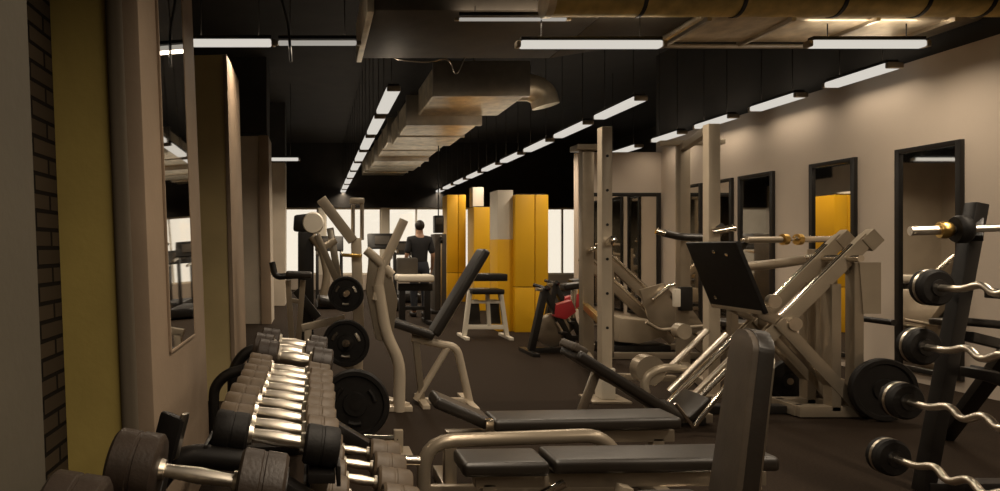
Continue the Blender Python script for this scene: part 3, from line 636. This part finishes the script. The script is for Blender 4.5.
# ================================================================== WHITE-LEGGED RACK BEFORE THE PILLARS
Y = 8.3
t = thing('dumbbell_stand', 'white-legged rack with black trays before the yellow pillars', 'rack', (2.37, Y, 0))
for a in (((470, 290), (464, 336)), ((500, 290), (507, 336))):
    MB().bar(P(*a[0], Y), V((P(*a[1], Y).x, Y, 0)), .06, .06).build('leg', 'white', t)
    MB().bar(V((P(*a[1], Y).x, Y-.2, .02)), V((P(*a[1], Y).x, Y+.3, .02)), .06, .04).build('foot', 'white', t)
MB().bar(P(487, 288, Y), P(489, 326, Y), .05, .05).build('middle_post', 'white', t)
MB().bar(P(464, 327, Y), P(507, 327, Y), .05, .06).build('lower_rail', 'white', t)
MB().bar(P(470, 302, Y), P(502, 302, Y), .04, .04).build('middle_rail', 'white', t)
MB().box(P(486, 277, Y), (.5, .34, .10), .02).build('upper_tray', 'black', t); MB().box(P(485, 291, Y), (.44, .36, .07), .02).build('lower_tray', 'black', t)
for x0, x1 in ((466, 480), (488, 500)): MB().prism([P(x0+2, 300, Y+.06), P(x1-1, 300, Y+.06), P(x1+1, 324, Y+.06), P(x0, 324, Y+.06)], (0, .12, 0), .01).build('hanging_pad', 'vinyl', t)
# ================================================================== SPIN BIKE
Y = 7.1
t = thing('exercise_bike', 'black exercise bike with red shroud next to the thick yellow pillar', 'exercise bike', (2.8, Y, 0))
MB().bar(P(545, 288, Y), P(531, 350, Y), .09, .07).build('front_strut', 'black', t); MB().bar(P(545, 292, Y), P(574, 348, Y), .08, .07).build('rear_strut', 'black', t)
MB().bar(P(529, 351, Y)+V((0, -.25, -.02)), P(529, 351, Y)+V((0, .25, -.02)), .08, .06).build('floor_foot', 'black', t)
MB().bar(P(574, 351, Y)+V((0, -.25, -.02)), P(574, 351, Y)+V((0, .25, -.02)), .08, .06).build('floor_foot', 'black', t)
MB().bar(P(529, 350, Y), P(574, 350, Y), .06, .06).build('floor_beam', 'black', t)
MB().lathe(P(552, 330, Y+.06), (0, 1, 0), [(-.02, .03), (-.03, .17), (-.02, .2), (.02, .2), (.03, .17), (.02, .03)], 28).build('flywheel', 'steel', t)
MB().prism([P(556, 305, Y-.06), P(572, 300, Y-.06), P(577, 312, Y-.06), P(566, 320, Y-.06), P(555, 317, Y-.06)], (0, .12, 0), .02).build('shroud', 'red', t)
MB().bar(P(572, 318, Y), P(574, 290, Y), .05, .05).build('seat_post', 'chrome', t); MB().pad(P(562, 287, Y), P(582, 285, Y), .16, .08).build('saddle', 'vinyl', t)
MB().tube([P(540, 286, Y)+V((0, -.2, 0)), P(546, 288, Y)+V((0, -.1, 0)), P(547, 290, Y), P(546, 288, Y)+V((0, .1, 0)), P(540, 286, Y)+V((0, .2, 0))], .022, 10, .05).build('handlebar', 'black', t)
MB().bar(P(536, 289, Y), P(548, 291, Y), .05, .04).build('grip_bracket', 'steel', t)
MB().tube([P(556, 322, Y-.08), P(562, 332, Y-.1)], .018, 8).build('crank_arm', 'steel', t); MB().box(P(563, 333, Y-.15), (.08, .1, .03), .006).build('pedal', 'black', t)
bike2 = copy_tree(t); bike2['label'] = 'black exercise bike with red shroud half hidden behind the squat stand posts'; bike2.location = (3.32, 8.1, 0)
t['group'] = bike2['group'] = 'exercise bikes'
# ================================================================== FAR CARDIO MACHINES, BENCH, SPEAKER
def treadmill(px, Y, label, h=1.15, w=.55):
    x = (px-CX)*Y/F
    t = thing('treadmill', label, 'treadmill', (x, Y, 0), 'treadmills by the bright windows')
    MB().mm((x-w/2, Y-.8, .04), (x+w/2, Y+.8, .2), .03).build('deck', 'black', t); MB().mm((x-w/2+.08, Y-.78, .195), (x+w/2-.08, Y+.6, .21), .004).build('belt', 'rubber', t)
    for s in (-1, 1):
        MB().bar((x+s*w/2, Y+.6, .1), (x+s*w/2, Y+.75, h), .07, .09).build('upright', 'black', t); MB().bar((x+s*w/2, Y+.72, h-.08), (x+s*w/2, Y+.2, h-.14), .05, .05).build('handrail', 'steel', t)
        MB().mm((x+s*(w/2-.03)-.04, Y-.75, 0), (x+s*(w/2-.03)+.04, Y+.75, .05), .005).build('floor_foot', 'black', t)
    MB().box((x, Y+.74, h+.1), (w+.1, .08, .36), .03, rot=Matrix.Rotation(-.35, 3, 'X')).build('console', 'black', t)
    MB().box((x, Y+.69, h+.12), (w*.6, .03, .2), .01, rot=Matrix.Rotation(-.35, 3, 'X')).build('screen', 'duct_d', t)
treadmill(386, 12.6, 'dark treadmill seen between the lever machine and the white bench', 1.3)
treadmill(404, 14.4, 'dark treadmill standing behind the person in black', 1.15)
treadmill(330, 13.0, 'dark treadmill half hidden behind the lever machine links', 1.25)
Y = 10.0
t = thing('weight_bench', 'white-topped bench on black frame in front of the person', 'bench', (1.5, Y, 0))
MB().pad(P(396, 278, Y), P(432, 278, Y), .45, .12).build('top_pad', 'white', t)
MB().bar(P(398, 287, Y), P(432, 287, Y), .12, .12).build('under_beam', 'black', t)
for px in (402, 427): MB().bar(P(px, 287, Y), V((P(px, 0, Y).x, Y, .02)), .1, .1).build('leg', 'black', t); MB().bar(V((P(px, 0, Y).x, Y-.3, .03)), V((P(px, 0, Y).x, Y+.3, .03)), .08, .06).build('foot', 'black', t)
MB().bar(P(402, 308, Y), P(427, 308, Y), .06, .06).build('lower_beam', 'black', t)
MB().box(P(407, 266, Y+.2), (.34, .2, .28), .03).build('control_box', 'duct_d', t)
Y = 11.6
t = thing('functional_trainer', 'dark tall cable frame to one side of the person', 'weight machine', (2.35, Y, 0))
MB().mm((2.28, Y-.2, 0), (2.50, Y+.25, 1.52), .02).build('stack_cabinet', 'duct_d', t); MB().mm((2.2, Y-.3, 0), (2.6, Y+.35, .06), .01).build('base', 'black', t)
MB().bar((2.39, Y-.22, .1), (2.39, Y-.22, 1.48), .03, .03).build('guide_rod', 'steel', t); MB().lathe((2.39, Y-.24, 1.4), (1, 0, 0), [(-.02, .02), (-.02, .06), (.02, .06), (.02, .02)], 16).build('pulley', 'black', t)
t = thing('wall_speaker', 'black loudspeaker box hanging by the pillar near the windows', 'speaker', (2.55, 12.4, 1.9))
MB().box((2.55, 12.4, 1.74), (.19, .2, .36), .02).build('cabinet', 'black', t)
MB().box((2.55, 12.29, 1.80), (.15, .01, .14), .02).build('grille', 'duct_d', t); MB().tube([(2.55, 12.4, 1.92), (2.55, 12.4, CZ)], .012, 8).build('hanging_pole', 'black', t)
# ================================================================== PERSON
def skin_body(name, verts, edges, material, parent, sub=2):
    me = bpy.data.meshes.new(name); off = V((0, 0, 0)); p = parent
    while p is not None: off += V(p.location); p = p.parent
    me.from_pydata([V(v[:3])-off for v in verts], edges, [])
    o = bpy.data.objects.new(name, me); C.objects.link(o); o.parent = parent
    md = o.modifiers.new('skin', 'SKIN'); md.use_smooth_shade = True
    for i, v in enumerate(verts):
        r = v[3]; me.skin_vertices[0].data[i].radius = r if isinstance(r, tuple) else (r, r)
    me.skin_vertices[0].data[0].use_root = True
    s = o.modifiers.new('sub', 'SUBSURF'); s.levels = sub; s.render_levels = sub
    me.materials.append(M[material]); return o
bx, by = 1.90, 10.9
root = thing('person', 'person in black top and dark trousers standing by the white-topped bench', 'person', (bx, by, 0))
vv, ee = [], []
def add(p, r, prev=None):
    vv.append((bx+p[0], by-p[1], p[2], r)); i = len(vv)-1
    if prev is not None: ee.append((prev, i))
    return i
pel = add((0, 0, .94), (.15, .10)); wai = add((0, 0, 1.08), (.125, .09), pel); che = add((0, .0, 1.28), (.16, .11), wai); nb = add((0, .01, 1.43), (.08, .06), che)
nk = add((0, .0, 1.49), .05, nb); hd = add((0, -.01, 1.57), (.068, .078), nk); hd2 = add((0, -.005, 1.66), (.07, .085), hd); hd3 = add((0, 0, 1.71), (.05, .06), hd2)
ns = add((.02, -.10, 1.595), .013, hd)
hands = []
for s in (-1, 1):
    sh = add((s*.17, 0, 1.40), .06, nb); el = add((s*.235, .03, 1.13), .042, sh); wr = add((s*.25, -.10, .92), .028, el); pm = add((s*.25, -.15, .86), (.018, .036), wr)
    for k, (dy, L) in enumerate(((-.03, .07), (-.01, .08), (.01, .075), (.03, .06))):
        f1 = add((s*.248, -.17+dy, .82), .0095, pm); add((s*.235, -.175+dy, .82-L*.7), .008, f1)
    th_ = add((s*.225, -.18, .87), .011, pm); add((s*.21, -.205, .84), .009, th_)
    hp = add((s*.09, 0, .88), .095, pel); kn = add((s*.10, -.02, .49), .06, hp); an = add((s*.10, .02, .09), .042, kn); add((s*.11, -.12, .045), (.042, .03), an)
body = skin_body('body', vv, ee, 'skin', root)
def sub(idx, edges, grow, name, material):
    vs_ = [(*vv[i][:3], tuple(x+grow for x in (vv[i][3] if isinstance(vv[i][3], tuple) else (vv[i][3],)*2))) for i in idx]
    return skin_body(name, vs_, edges, material, root)
b0 = 9; n_arm = 4+8+2; per = n_arm+4
sa = [b0, b0+1]; sb2 = [b0+per, b0+per+1]
sub([pel, wai, che, nb, sa[0], sa[1], sb2[0], sb2[1], nk], [(0, 1), (1, 2), (2, 3), (3, 4), (4, 5), (3, 6), (6, 7), (3, 8)], .022, 'shirt', 'cloth')
L0, R0 = b0+n_arm, b0+per+n_arm
sub([pel, L0, L0+1, L0+2, R0, R0+1, R0+2, wai], [(0, 1), (1, 2), (2, 3), (0, 4), (4, 5), (5, 6), (0, 7)], .018, 'trousers', 'denim')
h = MB(); bmesh.ops.create_uvsphere(h.bm, u_segments=20, v_segments=14, radius=1, matrix=Matrix.Translation((bx, by-.015, 1.66)) @ Matrix.Diagonal((.088, .10, .098, 1))); h.build('hair', 'hair', root)
for s in (-1, 1):
    MB().box((bx+s*.11, by+.06, .04), (.10, .27, .08), .03, 3).build('shoe', 'black', root)
# ================================================================== DUMBBELL RACK
t = thing('dumbbell_rack', 'black two-tier dumbbell rack with curved end frame along the pilasters', 'rack', (-.15, 2.6, 0))
SL = math.radians(-9)
def slope_pt(xc, zc, dx, y, dz=0): return V((xc+dx*math.cos(SL)-dz*math.sin(SL), y, zc+dx*math.sin(SL)+dz*math.cos(SL)))
UX, UZ = -.115, .68
LX, LZ = .17, .40
for y in (1.78, 3.66):
    MB().tube([(-.50, y, .02), (-.50, y, .52), (-.40, y, .64), (-.2, y, .62)], .035, 12, .12).build('end_frame', 'black', t)
    MB().bar((-.22, min(y, 2.75), .615), (.30, min(y, 2.75), .30), .07, .06).build('end_arm', 'black', t)
    MB().bar((-.52, y, .025), (.34, y, .025), .08, .05).build('floor_foot', 'black', t)
    MB().bar((-.15, y, .05), (-.15, y, .58), .07, .07).build('end_post', 'black', t)
MB().tube([(-.595, 3.53, .03), (-.595, 3.53, .43), (-.52, 3.53, .51), (-.36, 3.53, .55)], .032, 12, .12).build('end_loop', 'black', t)
for xc, zc, nm, ye in ((UX, UZ, 'upper_tray', 3.68), (LX, LZ, 'lower_tray', 2.78)):
    m = MB()
    for dx in (-.15, .15):
        a = slope_pt(xc, zc, dx, 1.76, -.085); b = slope_pt(xc, zc, dx, ye, -.085); m.bar(a, b, .08, .03, .004)
        m.bar(slope_pt(xc, zc, dx*1.32, 1.76, -.07), slope_pt(xc, zc, dx*1.32, ye, -.07), .012, .06, .002)
    m.build(nm, 'black', t)
def make_dumbbell(label, group, R=.056, HL=.105, GL=.175, gr=.023, hm='head'):
    r = thing('dumbbell', label, 'dumbbell', (0, 0, 0), group)
    for s in (-1, 1):
        x0 = s*GL/2
        m = MB(); m.lathe((x0, 0, 0), (s, 0, 0), [(0, R*.5), (0, R*.88), (HL*.07, R), (HL*.45, R), (HL*.47, R*.965), (HL*.53, R*.965), (HL*.55, R), (HL*.93, R), (HL, R*.9), (HL, R*.4)], 28); h_ = m.build('weight_head', hm, r)
        MB().lathe((x0+s*HL*.995, 0, 0), (s, 0, 0), [(0, R*.62), (.003, R*.62), (.004, R*.5)], 22).build('end_badge', 'black', h_)
        MB().lathe((x0-s*.012, 0, 0), (s, 0, 0), [(0, gr*.9), (0, gr*1.35), (.014, gr*1.5), (.014, gr*.9)], 18).build('collar', 'steel', r)
    MB().lathe((-GL/2, 0, 0), (1, 0, 0), [(0, gr*.85), (GL*.2, gr*.92), (GL*.5, gr*1.1), (GL*.8, gr*.92), (GL, gr*.85)], 18).build('grip', 'satin', r)
    return r
first = None
ys = [1.955+.13*k for k in range(8)]
for i, y in enumerate(ys):
    lab = 'brown-headed chrome dumbbell, %s on the upper tier counted from the bulky pair' % ORD[len(ys)-1-i]
    if first is None: o = first = make_dumbbell(lab, 'dumbbells on the upper tier'); 
    else: o = copy_tree(first); o['label'] = lab
    o.location = slope_pt(UX, UZ, random.uniform(-.008, .008), y, -.014); o.rotation_euler = (random.uniform(-.3, .3), -SL, random.uniform(-.03, .03))
big = make_dumbbell('bulky dumbbell with thick pale grip at the end of the upper tier', 'dumbbells on the upper tier', .075, .105, .17, .036, 'head_d')
big.location = slope_pt(UX-.01, UZ, 0, 3.48, .008); big.rotation_euler = (0, -SL, 0)
o = copy_tree(big); o['label'] = 'bulky dumbbell with thick pale grip just before the tier end'; o.location = slope_pt(UX-.03, UZ, 0, 3.27, .008)
o = copy_tree(big); o['label'] = 'bulky dark dumbbell between the pale-gripped pair and the brown row'; o.location = slope_pt(UX+.01, UZ, 0, 3.05, .008)
blk = make_dumbbell('heavy black-headed dumbbell at the near end of the upper tier, beside the bracket', 'dumbbells on the upper tier', .060, .105, .17, .022, 'rubber')
blk.location = slope_pt(UX, UZ, .0, 1.825, -.009); blk.rotation_euler = (0, -SL, 0)
firstL = make_dumbbell('brown-headed dumbbell on the lower tier, first from the bench side', 'dumbbells on the lower tier', .062, .125, .12, .017)
for i, y in enumerate((2.06, 2.22, 2.38, 2.54)):
    o = firstL if i == 0 else copy_tree(firstL)
    if i: o['label'] = 'brown-headed dumbbell on the lower tier, %s from the bench side' % ORD[i]
    o.location = slope_pt(LX, LZ, 0, y, -.008); o.rotation_euler = (.2*i, -SL, 0)
# nearest rack and its big dumbbells
t = thing('dumbbell_rack', 'black rack bracket carrying the large dark dumbbells by the brick recess', 'rack', (-.35, 1.45, 0))
NX, NZ = -.33, .66
m = MB()
for dx in (-.17, .17): m.bar(slope_pt(NX, NZ, dx, .75, -.105), slope_pt(NX, NZ, dx, 1.64, -.105), .08, .03, .004)
m.build('tray', 'black', t)
for y in (.78, 1.60):
    MB().bar(slope_pt(NX, NZ, -.22, y, -.14), slope_pt(NX, NZ, .22, y, -.14), .05, .05).build('tray_arm', 'black', t); MB().bar((NX, y, .02), (NX, y, NZ-.14), .06, .07).build('post', 'black', t); MB().bar((NX-.25, y, .02), (NX+.25, y, .02), .07, .05).build('floor_foot', 'black', t)
bk = MB(); pb = P(168, 436, 1.72)
bk.box(pb, (.075, .03, .13), .012, rot=Matrix.Rotation(math.radians(14), 3, 'Y') @ Matrix.Rotation(math.radians(-20), 3, 'Z')); bk.build('end_plate', 'black', t)
MB().box(pb+V((.034, .0, .0)), (.012, .034, .135), .004, rot=Matrix.Rotation(math.radians(14), 3, 'Y') @ Matrix.Rotation(math.radians(-20), 3, 'Z')).build('end_plate_edge', 'steel', t)
MB().bar(pb+V((-.01, 0, -.06)), (pb.x-.02, 1.62, NZ-.13), .04, .04).build('end_plate_arm', 'black', t)
bigN = make_dumbbell('large dark-headed dumbbell with long pale grip beside the rack end plate', 'large dumbbells on the bracket rack', .082, .115, .19, .018, 'head_d')
NZ += .04
bigN.location = slope_pt(NX+.05, NZ, 0, 1.45, .0); bigN.rotation_euler = (.1, -SL, 0)
o = copy_tree(bigN); o['label'] = 'large dark-headed dumbbell second from the rack end plate'; o.location = slope_pt(NX-.015, NZ, 0, 1.24, -.025)
o = copy_tree(bigN); o['label'] = 'large dark-headed dumbbell third from the rack end plate'; o.location = slope_pt(NX-.04, NZ, 0, 1.03, .0)
